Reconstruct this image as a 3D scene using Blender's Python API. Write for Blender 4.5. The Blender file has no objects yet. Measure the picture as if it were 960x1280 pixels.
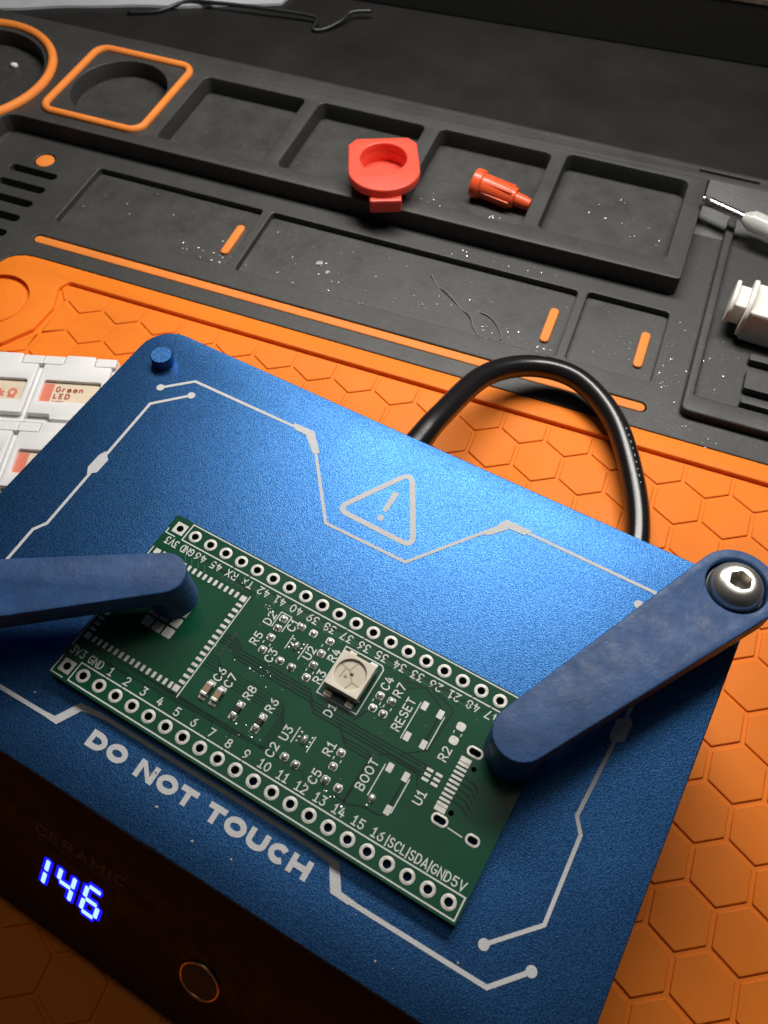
import bpy, bmesh, math, random
from mathutils import Vector, Matrix
random.seed(7)
PI = math.pi
SC = bpy.context.scene
COL = SC.collection
MM = 0.001
ZD = 32.0            # desk lies 32 mm below the top face of the circuit board (z = 0 in the layout millimetres)

def W(x, y, z):      # layout millimetres -> world metres, desk top at z = 0
    return Vector((x*MM, y*MM, (z+ZD)*MM))

# ------------------------------------------------------------------ camera
cam_d = bpy.data.cameras.new('camera')
cam = bpy.data.objects.new('camera', cam_d); COL.objects.link(cam)
cr = Vector((0.8642, 0.5032, -0.0030)); cu = Vector((-0.4258, 0.7340, 0.5292)); cb = cr.cross(cu)
cr.normalize(); cb.normalize(); cu = cb.cross(cr)
m = Matrix((cr, cu, cb)).transposed().to_4x4(); m.translation = W(54.28, -14.75, 100.15)
cam.matrix_world = m
cam_d.sensor_fit = 'VERTICAL'; cam_d.sensor_height = 36.0; cam_d.sensor_width = 27.0
cam_d.lens = 1073.94/1280*36.0
cam_d.clip_start = 0.005; cam_d.clip_end = 10
cam_d.dof.use_dof = True; cam_d.dof.focus_distance = 0.120; cam_d.dof.aperture_fstop = 60
SC.camera = cam
SC.render.resolution_x = 768; SC.render.resolution_y = 1024

# ------------------------------------------------------------------ world and lamps
wd = bpy.data.worlds.new('World'); SC.world = wd; wd.use_nodes = True
bg = wd.node_tree.nodes['Background']; bg.inputs[0].default_value = (0.95, 0.97, 1.0, 1); bg.inputs[1].default_value = 0.020
def area(name, loc, target, size, power, color):
    d = bpy.data.lights.new(name, 'AREA'); d.shape = 'DISK'; d.size = size*MM; d.energy = power; d.color = color
    o = bpy.data.objects.new(name, d); COL.objects.link(o); o.location = W(*loc)
    v = W(*target)-W(*loc); o.rotation_euler = v.to_track_quat('-Z', 'Y').to_euler()
    return o
lamp = area('bench_lamp', (-2, 162, 148), (4, 86, -28), 190, 0.64, (1.0, 0.965, 0.91))
lamp.data.shape = 'RECTANGLE'; lamp.data.size_y = 42*MM      # an LED bar held over the back of the mat
area('overhead_fill', (-150, 250, 900), (0, 40, 0), 500, 0.45, (1.0, 0.95, 0.88))  # unseen soft fill, added to give metal and cable something to reflect
SC.view_settings.view_transform = 'Standard'; SC.view_settings.look = 'None'
SC.view_settings.exposure = 0; SC.view_settings.gamma = 1

# ------------------------------------------------------------------ materials
MATS = {}
def mat(name, col, rough=0.5, metal=0.0, var=0.0, vscale=200, bump=0.0, bscale=2000, spec=0.5, coat=0.0, emit=None, estr=0, trans=0.0, sss=0.0, sparkle=0.0, rvar=0.0, col2=None, dust=0.0, dcol=(0.2, 0.19, 0.18), dscale=900):
    if name in MATS: return MATS[name]
    mt = bpy.data.materials.new(name); mt.use_nodes = True; MATS[name] = mt
    nt = mt.node_tree; b = nt.nodes['Principled BSDF']; N = nt.nodes.new; L = nt.links.new
    b.inputs['Base Color'].default_value = (*col, 1); b.inputs['Roughness'].default_value = rough
    b.inputs['Metallic'].default_value = metal; b.inputs['Specular IOR Level'].default_value = spec
    b.inputs['Coat Weight'].default_value = coat; b.inputs['Coat Roughness'].default_value = 0.15
    b.inputs['Transmission Weight'].default_value = trans
    if sss: b.inputs['Subsurface Weight'].default_value = sss; b.inputs['Subsurface Radius'].default_value = (0.002, 0.0012, 0.0008); b.inputs['Subsurface Scale'].default_value = 1
    if emit: b.inputs['Emission Color'].default_value = (*emit, 1); b.inputs['Emission Strength'].default_value = estr
    geo = N('ShaderNodeNewGeometry')
    def noise(scale, detail=4, rough_=0.6):
        n = N('ShaderNodeTexNoise'); n.inputs['Scale'].default_value = scale; n.inputs['Detail'].default_value = detail; n.inputs['Roughness'].default_value = rough_
        L(geo.outputs['Position'], n.inputs['Vector']); return n
    if var or col2:
        n = noise(vscale); cr_ = N('ShaderNodeValToRGB'); L(n.outputs['Fac'], cr_.inputs[0])
        c2 = col2 or tuple(min(1, c*(1+var)) for c in col); c1 = col if col2 else tuple(c*(1-var) for c in col)
        cr_.color_ramp.elements[0].position = 0.3; cr_.color_ramp.elements[1].position = 0.7
        cr_.color_ramp.elements[0].color = (*c1, 1); cr_.color_ramp.elements[1].color = (*c2, 1)
        L(cr_.outputs[0], b.inputs['Base Color'])
    if dust:
        n1 = noise(dscale, 3, 0.7); n2 = noise(28, 5, 0.65); a1 = N('ShaderNodeMapRange'); a2 = N('ShaderNodeMapRange'); L(n1.outputs['Fac'], a1.inputs[0]); L(n2.outputs['Fac'], a2.inputs[0])
        a1.inputs[1].default_value = 0.52; a1.inputs[2].default_value = 0.78; a2.inputs[1].default_value = 0.35; a2.inputs[2].default_value = 0.72
        mu = N('ShaderNodeMath'); mu.operation = 'MULTIPLY'; L(a1.outputs[0], mu.inputs[0]); L(a2.outputs[0], mu.inputs[1])
        m2 = N('ShaderNodeMath'); m2.operation = 'MULTIPLY'; m2.inputs[1].default_value = dust; L(mu.outputs[0], m2.inputs[0])
        mx = N('ShaderNodeMix'); mx.data_type = 'RGBA'; L(m2.outputs[0], mx.inputs[0]); mx.inputs[7].default_value = (*dcol, 1)
        if b.inputs['Base Color'].is_linked: L(b.inputs['Base Color'].links[0].from_socket, mx.inputs[6])
        else: mx.inputs[6].default_value = (*col, 1)
        L(mx.outputs[2], b.inputs['Base Color'])
    if rvar:
        n = noise(vscale*1.7, 5); mr = N('ShaderNodeMapRange'); L(n.outputs['Fac'], mr.inputs[0])
        mr.inputs[1].default_value = 0.3; mr.inputs[2].default_value = 0.7; mr.inputs[3].default_value = max(0.02, rough-rvar); mr.inputs[4].default_value = min(1, rough+rvar)
        L(mr.outputs[0], b.inputs['Roughness'])
    if bump:
        n = noise(bscale, 3, 0.7); bp = N('ShaderNodeBump'); bp.inputs['Strength'].default_value = bump; bp.inputs['Distance'].default_value = 0.0002
        L(n.outputs['Fac'], bp.inputs['Height']); L(bp.outputs[0], b.inputs['Normal'])
    return mt

M_BLACK = mat('black_silicone', (0.031, 0.0305, 0.029), 0.55, var=0.14, vscale=60, bump=0.25, bscale=1500, rvar=0.08, spec=0.6, dust=0.3, dcol=(0.14, 0.135, 0.13))
M_FLOOR = mat('black_silicone_floor', (0.036, 0.0355, 0.034), 0.50, var=0.2, vscale=90, bump=0.15, bscale=1500, rvar=0.12, spec=0.6, dust=0.4, dcol=(0.15, 0.145, 0.14))
M_ORANGE = mat('orange_silicone', (0.82, 0.20, 0.014), 0.6, var=0.09, vscale=32, bump=0.12, bscale=1200, spec=0.22, rvar=0.1, dust=0.2, dcol=(0.45, 0.10, 0.02), dscale=500)
M_ORANGE2 = mat('orange_inlay', (0.78, 0.23, 0.04), 0.6, var=0.08, vscale=120, bump=0.1, bscale=1500, spec=0.3)
M_DESK = mat('black_desk', (0.016, 0.0155, 0.015), 0.42, var=0.2, vscale=30, bump=0.12, bscale=700, rvar=0.1, spec=0.45)
M_BLOCK = mat('black_lacquer', (0.006, 0.0055, 0.005), 0.6, bump=0.1, bscale=900)
M_EDGE = mat('brown_lit_edge', (0.10, 0.065, 0.045), 0.8, var=0.4, vscale=500)  # brown edge strip, lighter to paint in the edge catching light
M_BODY = mat('black_plastic_shell', (0.0022, 0.0023, 0.0027), 0.42, bump=0.35, bscale=1600, spec=0.2, rvar=0.12)
M_WINDOW = mat('smoked_window', (0.003, 0.003, 0.006), 0.35, spec=0.15)
M_SHELLTXT = mat('shell_lettering', (0.05, 0.046, 0.05), 0.5, var=0.3, vscale=2500)
M_SEG = mat('lit_segment', (0.1, 0.1, 0.1), 0.5, emit=(0.36, 0.58, 1.0), estr=1.6)
M_SEGGLOW = mat('painted_segment_glow', (0.01, 0.01, 0.05), 0.5, emit=(0.004, 0.006, 1.0), estr=1.0)  # blue emission painted in for the soft glow around the lit digits
M_COPPER = mat('copper_ring', (0.75, 0.42, 0.22), 0.3, metal=1)
M_BUTTON = mat('dark_button', (0.028, 0.020, 0.016), 0.5, bump=0.1)
M_PRINT = mat('grey_print', (0.56, 0.56, 0.57), 0.7, var=0.05, vscale=1500, bump=0.4, bscale=4500, spec=0.2)
M_PCB = mat('green_solder_mask', (0.0045, 0.058, 0.029), 0.22, var=0.12, vscale=120, bump=0.04, bscale=1500, spec=0.3)
M_PCBE = mat('board_laminate', (0.025, 0.075, 0.045), 0.6, var=0.2, vscale=900)
M_TRACE = mat('masked_copper_trace', (0.001, 0.017, 0.009), 0.3, spec=0.3)
M_TRACE2 = mat('painted_trace_sheen', (0.022, 0.105, 0.062), 0.35)  # lighter green, the reflection on the traces put into their colour
M_SILK = mat('white_silkscreen', (0.62, 0.64, 0.62), 0.65, var=0.08, vscale=3000)
M_TIN = mat('tinned_pad', (0.62, 0.60, 0.57), 0.38, metal=0.85, var=0.15, vscale=1800, bump=0.15, bscale=2500)
M_PADM = mat('matte_tinned_pad', (0.60, 0.58, 0.54), 0.6, metal=0.35, var=0.12, vscale=1800, bump=0.2, bscale=2500)
M_SOLDER = mat('shiny_solder', (0.78, 0.76, 0.73), 0.30, metal=0.75, bump=0.2, bscale=1300)
M_VIA = mat('via_hole', (0.012, 0.02, 0.016), 0.5)
M_CAP = mat('tan_ceramic', (0.30, 0.20, 0.125), 0.5)
M_RES = mat('black_resistor', (0.015, 0.014, 0.013), 0.4)
M_LEDB = mat('cream_plastic', (0.70, 0.63, 0.53), 0.5, var=0.05, vscale=900)
M_LEDL = mat('clear_resin_over_cream', (0.60, 0.54, 0.42), 0.12, coat=0.6)
M_LEDF = mat('lead_frame', (0.36, 0.32, 0.24), 0.3, metal=0.3)
M_GOLD = mat('gold_lead', (0.42, 0.33, 0.20), 0.35, metal=0.9)
M_ARM = mat('matte_blue_plastic', (0.022, 0.066, 0.180), 0.55, var=0.22, vscale=240, bump=0.45, bscale=700, spec=0.35, rvar=0.12, dust=0.35, dcol=(0.10, 0.17, 0.30), dscale=450)
M_STEEL = mat('stainless_steel', (0.66, 0.62, 0.57), 0.33, metal=0.9, bump=0.06, bscale=1800)
M_WASH = mat('dark_washer', (0.02, 0.02, 0.021), 0.35, spec=0.6)
M_CABLE = mat('black_pvc', (0.009, 0.0085, 0.009), 0.24, spec=0.5, bump=0.03, bscale=900)
M_CABLETXT = mat('cable_print', (0.16, 0.16, 0.16), 0.6)
M_RED = mat('red_plastic', (0.78, 0.085, 0.05), 0.42, sss=0.25, var=0.05, vscale=200)
M_RED2 = mat('orange_red_plastic', (0.80, 0.10, 0.03), 0.3, sss=0.25, var=0.05, vscale=200)
M_WHITE = mat('white_plastic', (0.76, 0.73, 0.67), 0.45, sss=0.1, var=0.03, vscale=200)
M_BOX = mat('white_abs', (0.78, 0.77, 0.77), 0.5, var=0.03, vscale=300, bump=0.12, bscale=900)
M_LABEL = mat('cream_paper', (0.74, 0.62, 0.46), 0.6, var=0.06, vscale=700)
M_LRED = mat('salmon_print', (0.72, 0.20, 0.13), 0.6)
M_LTXT = mat('brick_red_print', (0.46, 0.11, 0.07), 0.6)
M_CLEAR = mat('cloudy_clear_plastic', (0.80, 0.79, 0.76), 0.25, trans=0.45, var=0.1, vscale=600)
M_CHROME = mat('bright_steel', (0.72, 0.70, 0.67), 0.22, metal=1, bump=0.2, bscale=1500)
M_WIRE = mat('black_wire', (0.015, 0.015, 0.015), 0.35)
M_THREAD = mat('grey_fibre', (0.16, 0.16, 0.155), 0.5)
M_BAG = mat('milky_plastic_film', (0.62, 0.63, 0.66), 0.22, trans=0.25, coat=0.4, bump=0.5, bscale=250)
M_SPECK = mat('solder_splash', (0.85, 0.85, 0.84), 0.25, metal=0.6)
M_DUST = mat('pale_dust', (0.35, 0.34, 0.33), 0.8)

# anodised, bead-blasted aluminium: fine sparkling grain
def anodised():
    mt = bpy.data.materials.new('blue_anodised_aluminium'); mt.use_nodes = True; nt = mt.node_tree
    b = nt.nodes['Principled BSDF']; N = nt.nodes.new; L = nt.links.new
    geo = N('ShaderNodeNewGeometry')
    n = N('ShaderNodeTexNoise'); n.inputs['Scale'].default_value = 5600; n.inputs['Detail'].default_value = 1.0; n.inputs['Roughness'].default_value = 0.6
    L(geo.outputs['Position'], n.inputs['Vector'])
    bp = N('ShaderNodeBump'); bp.inputs['Strength'].default_value = 0.30; bp.inputs['Distance'].default_value = 0.00012
    L(n.outputs['Fac'], bp.inputs['Height']); L(bp.outputs[0], b.inputs['Normal'])
    r = N('ShaderNodeValToRGB'); L(n.outputs['Fac'], r.inputs[0])
    r.color_ramp.elements[0].position = 0.36; r.color_ramp.elements[0].color = (0.015, 0.072, 0.215, 1)
    r.color_ramp.elements[1].position = 0.66; r.color_ramp.elements[1].color = (0.056, 0.175, 0.41, 1)
    L(r.outputs[0], b.inputs['Base Color'])
    b.inputs['Metallic'].default_value = 0.92
    sm = N('ShaderNodeTexNoise'); sm.inputs['Scale'].default_value = 55; sm.inputs['Detail'].default_value = 6; sm.inputs['Distortion'].default_value = 1.2; L(geo.outputs['Position'], sm.inputs['Vector'])
    rr = N('ShaderNodeMapRange'); L(sm.outputs['Fac'], rr.inputs[0]); rr.inputs[1].default_value = 0.3; rr.inputs[2].default_value = 0.7; rr.inputs[3].default_value = 0.40; rr.inputs[4].default_value = 0.45
    L(rr.outputs[0], b.inputs['Roughness'])
    return mt
M_PLATE = anodised()

# ------------------------------------------------------------------ building helpers
ORG = {}
def tag(o, label=None, cat=None, group=None, kind=None):
    if label: o['label'] = label
    if cat: o['category'] = cat
    if group: o['group'] = group
    if kind: o['kind'] = kind
    return o
def thing(name, loc, label, cat, group=None):
    o = bpy.data.objects.new(name, None); COL.objects.link(o); o.empty_display_size = 0.005
    o.location = W(*loc); ORG[o] = o.location.copy()
    return tag(o, label, cat, group)
def wo(o):
    return ORG.get(o, Vector((0, 0, 0)))
def link(name, me, mt, parent=None, origin=None, smooth=False):
    """me has its vertices in layout mm; becomes one mesh object whose origin is `origin` (layout mm)."""
    for v in me.vertices: v.co = W(*v.co)
    if origin is None:
        lo = [min(v.co[i] for v in me.vertices) for i in range(3)]; hi = [max(v.co[i] for v in me.vertices) for i in range(3)]
        og = Vector(((lo[0]+hi[0])/2, (lo[1]+hi[1])/2, lo[2]))
    else: og = W(*origin)
    for v in me.vertices: v.co -= og
    o = bpy.data.objects.new(name, me); COL.objects.link(o); ORG[o] = og
    me.name = name
    if mt and not me.materials: me.materials.append(mt)
    if parent: o.parent = parent; o.location = og-wo(parent)
    else: o.location = og
    if smooth is not False: shade(me, smooth)
    return o
def shade(me, ang):
    for p in me.polygons: p.use_smooth = True
    if ang and ang is not True: me.set_sharp_from_angle(angle=math.radians(ang))
def inst(src, name, loc, parent, rotz=0.0):
    """another object sharing src's mesh, its origin at loc (layout mm)"""
    o = bpy.data.objects.new(name, src.data); COL.objects.link(o); og = W(*loc); ORG[o] = og
    o.parent = parent; o.location = og-wo(parent); o.rotation_euler = (0, 0, rotz); return o
def from_bm(bm):
    me = bpy.data.meshes.new('m'); bm.normal_update(); bm.to_mesh(me); bm.free(); return me
def pyd(v, f):
    me = bpy.data.meshes.new('m'); me.from_pydata([tuple(a) for a in v], [], f); me.update(); return me
def circ(x, y, r, n=24, ry=None, a0=0):
    ry = ry or r
    return [(x+r*math.cos(a0+2*PI*i/n), y+ry*math.sin(a0+2*PI*i/n)) for i in range(n)]
def rrect(x0, y0, x1, y1, r, n=5):
    out = []
    for cx, cy, a in ((x1-r, y1-r, 0), (x0+r, y1-r, PI/2), (x0+r, y0+r, PI), (x1-r, y0+r, 1.5*PI)):
        for i in range(n+1):
            t = a+PI/2*i/n; out.append((cx+r*math.cos(t), cy+r*math.sin(t)))
    return out
def rounded(pts, r, n=5):
    """round the corners of a polygon; r is one radius or a list"""
    out = []; k = len(pts)
    for i, p in enumerate(pts):
        rr = r[i] if isinstance(r, (list, tuple)) else r
        P = Vector(p); A = Vector(pts[i-1]); B = Vector(pts[(i+1) % k])
        if rr <= 0: out.append(tuple(P)); continue
        da = (A-P).normalized(); db = (B-P).normalized(); ang = da.angle(db); d = min(rr/math.tan(ang/2), 0.49*(A-P).length, 0.49*(B-P).length)
        p0 = P+da*d; p2 = P+db*d
        for j in range(n+1):
            t = j/n; q = p0*(1-t)**2+P*2*t*(1-t)+p2*t*t; out.append((q.x, q.y))
    return out
def prism(loops, z0, z1, bevel=0.0, res=2):
    """solid from 2-D loops (outer first, holes after) between z0 and z1, optional rounded edges"""
    cu_ = bpy.data.curves.new('c', 'CURVE'); cu_.dimensions = '2D'; cu_.fill_mode = 'BOTH'
    h = (z1-z0)/2; cu_.extrude = max(h-bevel, 1e-4); cu_.bevel_depth = bevel; cu_.bevel_resolution = res; cu_.offset = -bevel
    for lp in loops:
        s = cu_.splines.new('POLY'); s.points.add(len(lp)-1); s.use_cyclic_u = True
        for i, p in enumerate(lp): s.points[i].co = (p[0], p[1], 0, 1)
    ob = bpy.data.objects.new('c', cu_); me = bpy.data.meshes.new_from_object(ob)
    bpy.data.objects.remove(ob); bpy.data.curves.remove(cu_)
    for v in me.vertices: v.co.z += (z0+z1)/2
    bm = bmesh.new(); bm.from_mesh(me); bmesh.ops.remove_doubles(bm, verts=bm.verts, dist=1e-4); bmesh.ops.recalc_face_normals(bm, faces=bm.faces)
    bm.to_mesh(me); bm.free()
    return me
def sheet(loops, z):
    me = prism(loops, z-0.01, z); return me
def xf(me, fn):
    for v in me.vertices: v.co = fn(*v.co)
    me.update(); return me
def join(meshes):
    bm = bmesh.new()
    for q in meshes: bm.from_mesh(q)
    for q in meshes: bpy.data.meshes.remove(q)
    return from_bm(bm)
def box(x0, y0, z0, x1, y1, z1, bevel=0.0, seg=2):
    bm = bmesh.new(); bmesh.ops.create_cube(bm, size=1)
    for v in bm.verts: v.co = ((x0+x1)/2+v.co.x*(x1-x0), (y0+y1)/2+v.co.y*(y1-y0), (z0+z1)/2+v.co.z*(z1-z0))
    if bevel: bmesh.ops.bevel(bm, geom=bm.edges[:], offset=bevel, segments=seg, profile=0.5, affect='EDGES')
    return from_bm(bm)
def lathe(prof, n=32, fn=None, cap=True):
    """profile [(r, h)] turned round the h axis; fn maps (x, y, h) to layout mm"""
    v = []; f = []
    for r, h in prof:
        for i in range(n): v.append((r*math.cos(2*PI*i/n), r*math.sin(2*PI*i/n), h))
    for j in range(len(prof)-1):
        for i in range(n):
            k = (i+1) % n; f.append((j*n+i, j*n+k, (j+1)*n+k, (j+1)*n+i))
    if cap: f.append(tuple(range(n))[::-1]); f.append(tuple(range((len(prof)-1)*n, len(prof)*n)))
    if fn: v = [tuple(fn(*p)) for p in v]
    return pyd(v, f)
def axis_fn(A, B):
    A = Vector(A); B = Vector(B); d = (B-A).normalized(); s = Vector((0, 0, 1)).cross(d).normalized(); t = d.cross(s)
    return lambda x, y, h: A+d*h+s*x+t*y
def spline(pts, k=8):
    P = [Vector(p) for p in pts]; P = [P[0]*2-P[1]]+P+[P[-1]*2-P[-2]]; out = []
    for i in range(1, len(P)-2):
        for j in range(k):
            t = j/k; a, b, c, d = P[i-1:i+3]
            out.append(0.5*((2*b)+(c-a)*t+(2*a-5*b+4*c-d)*t*t+(3*b-a-3*c+d)*t**3))
    out.append(P[-2]); return out
def tube(pts, r, n=12, closed=False):
    pts = [Vector(p) for p in pts]; v = []; f = []; K = len(pts); nrm = None
    for i, p in enumerate(pts):
        a = pts[i-1] if (i or closed) else p; b = pts[(i+1) % K] if (i < K-1 or closed) else p
        d = (b-a).normalized()
        if nrm is None: nrm = d.orthogonal().normalized()
        nrm = (nrm-d*nrm.dot(d)).normalized(); bn = d.cross(nrm); rr = r[i] if isinstance(r, (list, tuple)) else r
        for j in range(n):
            t = 2*PI*j/n; v.append(p+(nrm*math.cos(t)+bn*math.sin(t))*rr)
    for i in range(K if closed else K-1):
        for j in range(n):
            q = (i+1) % K; k = (j+1) % n; f.append((i*n+j, i*n+k, q*n+k, q*n+j))
    if not closed: f.append(tuple(range(n))[::-1]); f.append(tuple(range((K-1)*n, K*n)))
    return pyd(v, f)

# ribbons: flat drawn lines (print, silkscreen, traces)
RZ = [0]
def ribbon(V, F, pts, w, z, cap='round', closed=False):
    pts = [Vector(p) for p in pts]
    q = [pts[0]]
    for p in pts[1:]:
        if (p-q[-1]).length > 1e-4: q.append(p)
    if closed and (q[0]-q[-1]).length < 1e-4: q.pop()
    pts = q; K = len(pts)
    if K < 2: return
    RZ[0] = (RZ[0]+1) % 7; z = z+0.003*RZ[0]; b0 = len(V); h = w/2
    L_ = []; R_ = []
    for i in range(K):
        d0 = (pts[i]-pts[i-1]).normalized() if (i or closed) else None
        d1 = (pts[(i+1) % K]-pts[i]).normalized() if (i < K-1 or closed) else None
        if d0 is None: d0 = d1
        if d1 is None: d1 = d0
        n0 = Vector((-d0.y, d0.x)); n1 = Vector((-d1.y, d1.x)); mn = (n0+n1)
        mn = n0 if mn.length < 0.2 else mn.normalized(); s = h/max(0.35, mn.dot(n0))
        L_.append(pts[i]+mn*s); R_.append(pts[i]-mn*s)
    if cap == 'round' and not closed:
        for side in (0, 1):
            c = pts[0] if side == 0 else pts[-1]; d = (pts[0]-pts[1]) if side == 0 else (pts[-1]-pts[-2]); a = math.atan2(d.y, d.x)
            i0 = len(V)
            for j in range(7): t = a-PI/2+PI*j/6; V.append((c.x+h*math.cos(t), c.y+h*math.sin(t), z))
            F.append(tuple(range(i0, i0+7)))
    b0 = len(V)
    for l, r_ in zip(L_, R_): V.append((l.x, l.y, z)); V.append((r_.x, r_.y, z))
    for i in range(K if closed else K-1):
        j = (i+1) % K; F.append((b0+2*i, b0+2*i+1, b0+2*j+1, b0+2*j))
def poly(V, F, pts, z):
    i0 = len(V); V.extend((p[0], p[1], z) for p in pts); F.append(tuple(range(i0, i0+len(pts))))
def flatmesh(V, F):
    me = pyd(V, F); bm = bmesh.new(); bm.from_mesh(me)
    for f in bm.faces:
        f.normal_update()
        if f.normal.z < 0: f.normal_flip()
    bm.to_mesh(me); bm.free(); return me

def arc(cx, cy, rx, ry, a0, a1, n=10):
    return [(cx+rx*math.cos(math.radians(a0+(a1-a0)*i/n)), cy+ry*math.sin(math.radians(a0+(a1-a0)*i/n))) for i in range(n+1)]
# stroke letters on a cell of height 1 : (advance width, [polyline...])
FONT = {
 '0': (.62, [arc(.31, .5, .31, .5, 90, 450, 20)]), '1': (.5, [[(.05, .78), (.28, 1), (.28, 0)], [(.02, 0), (.54, 0)]]),
 '2': (.6, [arc(.3, .72, .28, .28, 160, -35, 10)+[(.0, 0), (.6, 0)]]),
 '3': (.6, [[(.03, 1), (.58, 1), (.27, .6)]+arc(.29, .3, .3, .3, 90, -150, 10)]),
 '4': (.65, [[(.45, 0), (.45, .68)], [(.3, 1), (.02, .28), (.65, .28)]]),
 '5': (.6, [[(.56, 1), (.08, 1), (.04, .55)]+arc(.29, .31, .3, .31, 110, -150, 10)]),
 '6': (.6, [[(.5, 1), (.2, .75)]+arc(.3, .3, .29, .3, 150, 510, 16)]),
 '7': (.6, [[(.0, 1), (.6, 1), (.2, 0)]]),
 '8': (.6, [arc(.3, .76, .25, .24, -90, 270, 14), arc(.3, .26, .3, .26, 90, 450, 14)]),
 '9': (.6, [arc(.3, .7, .29, .3, -30, 330, 16)+[(.4, .22), (.1, 0)]]),
 'A': (.7, [[(.0, 0), (.35, 1), (.7, 0)], [(.12, .3), (.58, .3)]]),
 'B': (.62, [[(0, 0), (0, 1), (.35, 1)]+arc(.37, .77, .2, .23, 90, -90, 8)+[(0, .54)], [(.35, .54)]+arc(.37, .27, .25, .27, 90, -90, 8)+[(0, 0)]]),
 'C': (.66, [arc(.36, .5, .36, .5, 40, 320, 16)]),
 'D': (.66, [[(0, 0), (0, 1), (.24, 1)]+arc(.28, .5, .38, .5, 90, -90, 12)+[(0, 0)]]),
 'E': (.56, [[(.56, 1), (0, 1), (0, 0), (.56, 0)], [(0, .52), (.44, .52)]]),
 'G': (.68, [arc(.36, .5, .36, .5, 45, 330, 16)+[(.68, .45), (.4, .45)]]),
 'H': (.64, [[(0, 0), (0, 1)], [(.64, 0), (.64, 1)], [(0, .52), (.64, .52)]]),
 'I': (.1, [[(.05, 0), (.05, 1)]]), 'L': (.52, [[(0, 1), (0, 0), (.52, 0)]]),
 'M': (.8, [[(0, 0), (0, 1), (.4, .35), (.8, 1), (.8, 0)]]),
 'N': (.66, [[(0, 0), (0, 1), (.66, 0), (.66, 1)]]), 'O': (.74, [arc(.37, .5, .37, .5, 90, 450, 22)]),
 'R': (.62, [[(0, 0), (0, 1), (.34, 1)]+arc(.36, .75, .24, .25, 90, -90, 8)+[(0, .5)], [(.32, .5), (.62, 0)]]),
 'S': (.6, [arc(.31, .75, .27, .25, 35, 250, 10)+arc(.3, .25, .3, .25, 70, -150, 10)]),
 'T': (.62, [[(0, 1), (.62, 1)], [(.31, 1), (.31, 0)]]), 'U': (.64, [[(0, 1), (0, .32)]+arc(.32, .32, .32, .32, 180, 360, 12)+[(.64, 1)]]),
 'V': (.66, [[(0, 1), (.33, 0), (.66, 1)]]), 'X': (.62, [[(0, 0), (.62, 1)], [(0, 1), (.62, 0)]]),
 '|': (.1, [[(.05, -.15), (.05, 1.1)]]), ' ': (.35, []),
 'k': (.5, [[(0, 0), (0, 1)], [(.48, .66), (.04, .3)], [(.18, .4), (.5, 0)]]),
 'r': (.36, [[(0, 0), (0, .66)], arc(.24, .42, .24, .24, 180, 60, 6)]),
 'e': (.54, [[(.02, .34), (.52, .34)]+arc(.27, .33, .26, .33, 0, 310, 14)]),
 'n': (.5, [[(0, 0), (0, .66)], arc(.25, .38, .25, .28, 180, 0, 8)+[(.5, 0)]]),
 'o': (.5, [arc(.25, .33, .25, .33, 90, 450, 14)]), 'a': (.5, [arc(.25, .33, .25, .33, 90, 450, 14), [(.5, .66), (.5, 0)]]),
 'ohm': (.8, [[(0, 0), (.26, 0), (.26, .14)]+arc(.4, .56, .36, .42, 238, -58, 14)+[(.54, .14), (.54, 0), (.8, 0)]]),
}
def text_mesh(chars, cx, cy, h, sw, rot=0.0, z=0.0, wide=1.0, gap=0.3, cap='round', align='c', fit=None, fn=None):
    """lettering as flat strokes. cx, cy is the middle (or the left end), rot in degrees"""
    hs = h-sw; total = 0; pos = []
    for c in chars:
        a = FONT[c][0]*hs*wide+sw; pos.append(total); total += a+gap*h*0.5
    total -= gap*h*0.5
    kx = fit/total if fit else 1.0
    V = []; F = []; ca = math.cos(math.radians(rot)); sa = math.sin(math.radians(rot))
    for c, p in zip(chars, pos):
        for st in FONT[c][1]:
            q = []
            for (u, v) in st:
                x = (p+sw/2+u*hs*wide)*kx-(total*kx/2 if align == 'c' else 0); y = sw/2+v*hs-h/2
                q.append((cx+x*ca-y*sa, cy+x*sa+y*ca))
            closed = (Vector(q[0])-Vector(q[-1])).length < 1e-4
            ribbon(V, F, q, sw, z, cap, closed)
    me = flatmesh(V, F)
    if fn: xf(me, fn)
    return me

# frames
TH = math.radians(9.35)
def mat_uv(u, v, z): return Vector((u*math.cos(TH)-v*math.sin(TH), 85+u*math.sin(TH)+v*math.cos(TH), z))
TP = math.radians(0.75); PCX, PCY = 22.35, 20.85
def plate_xy(x, y, z): return Vector((PCX+x*math.cos(TP)-y*math.sin(TP), PCY+x*math.sin(TP)+y*math.cos(TP), z))
def to_plate(x, y):
    dx = x-PCX; dy = y-PCY; return (dx*math.cos(TP)+dy*math.sin(TP), -dx*math.sin(TP)+dy*math.cos(TP))
ZB, ZT = -28.0, -23.5

# ------------------------------------------------------------------ desk and background
def uvbox(*a, **k): return xf(box(*a, **k), mat_uv)
tag(link('desk', uvbox(-420, -330, -52, 420, 420, -32), M_DESK), kind='structure')
T2 = math.radians(3.6)
def back_fn(x, y, z): return mat_uv(-53.3+x*math.cos(T2)-y*math.sin(T2), 129.6+x*math.sin(T2)+y*math.cos(T2), z)
riser = thing('desk_riser', tuple(back_fn(0, 30, -32)), 'long matt black riser lying along the back of the desk behind the mat', 'riser')
link('body', xf(box(-250, 0, -32, 330, 90, -15.5, 0.6), back_fn), M_BLOCK, riser)
link('edge_strip', xf(box(-250, -0.35, -16.6, 330, 0.3, -15.2, 0.15), back_fn), M_EDGE, riser)

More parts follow.
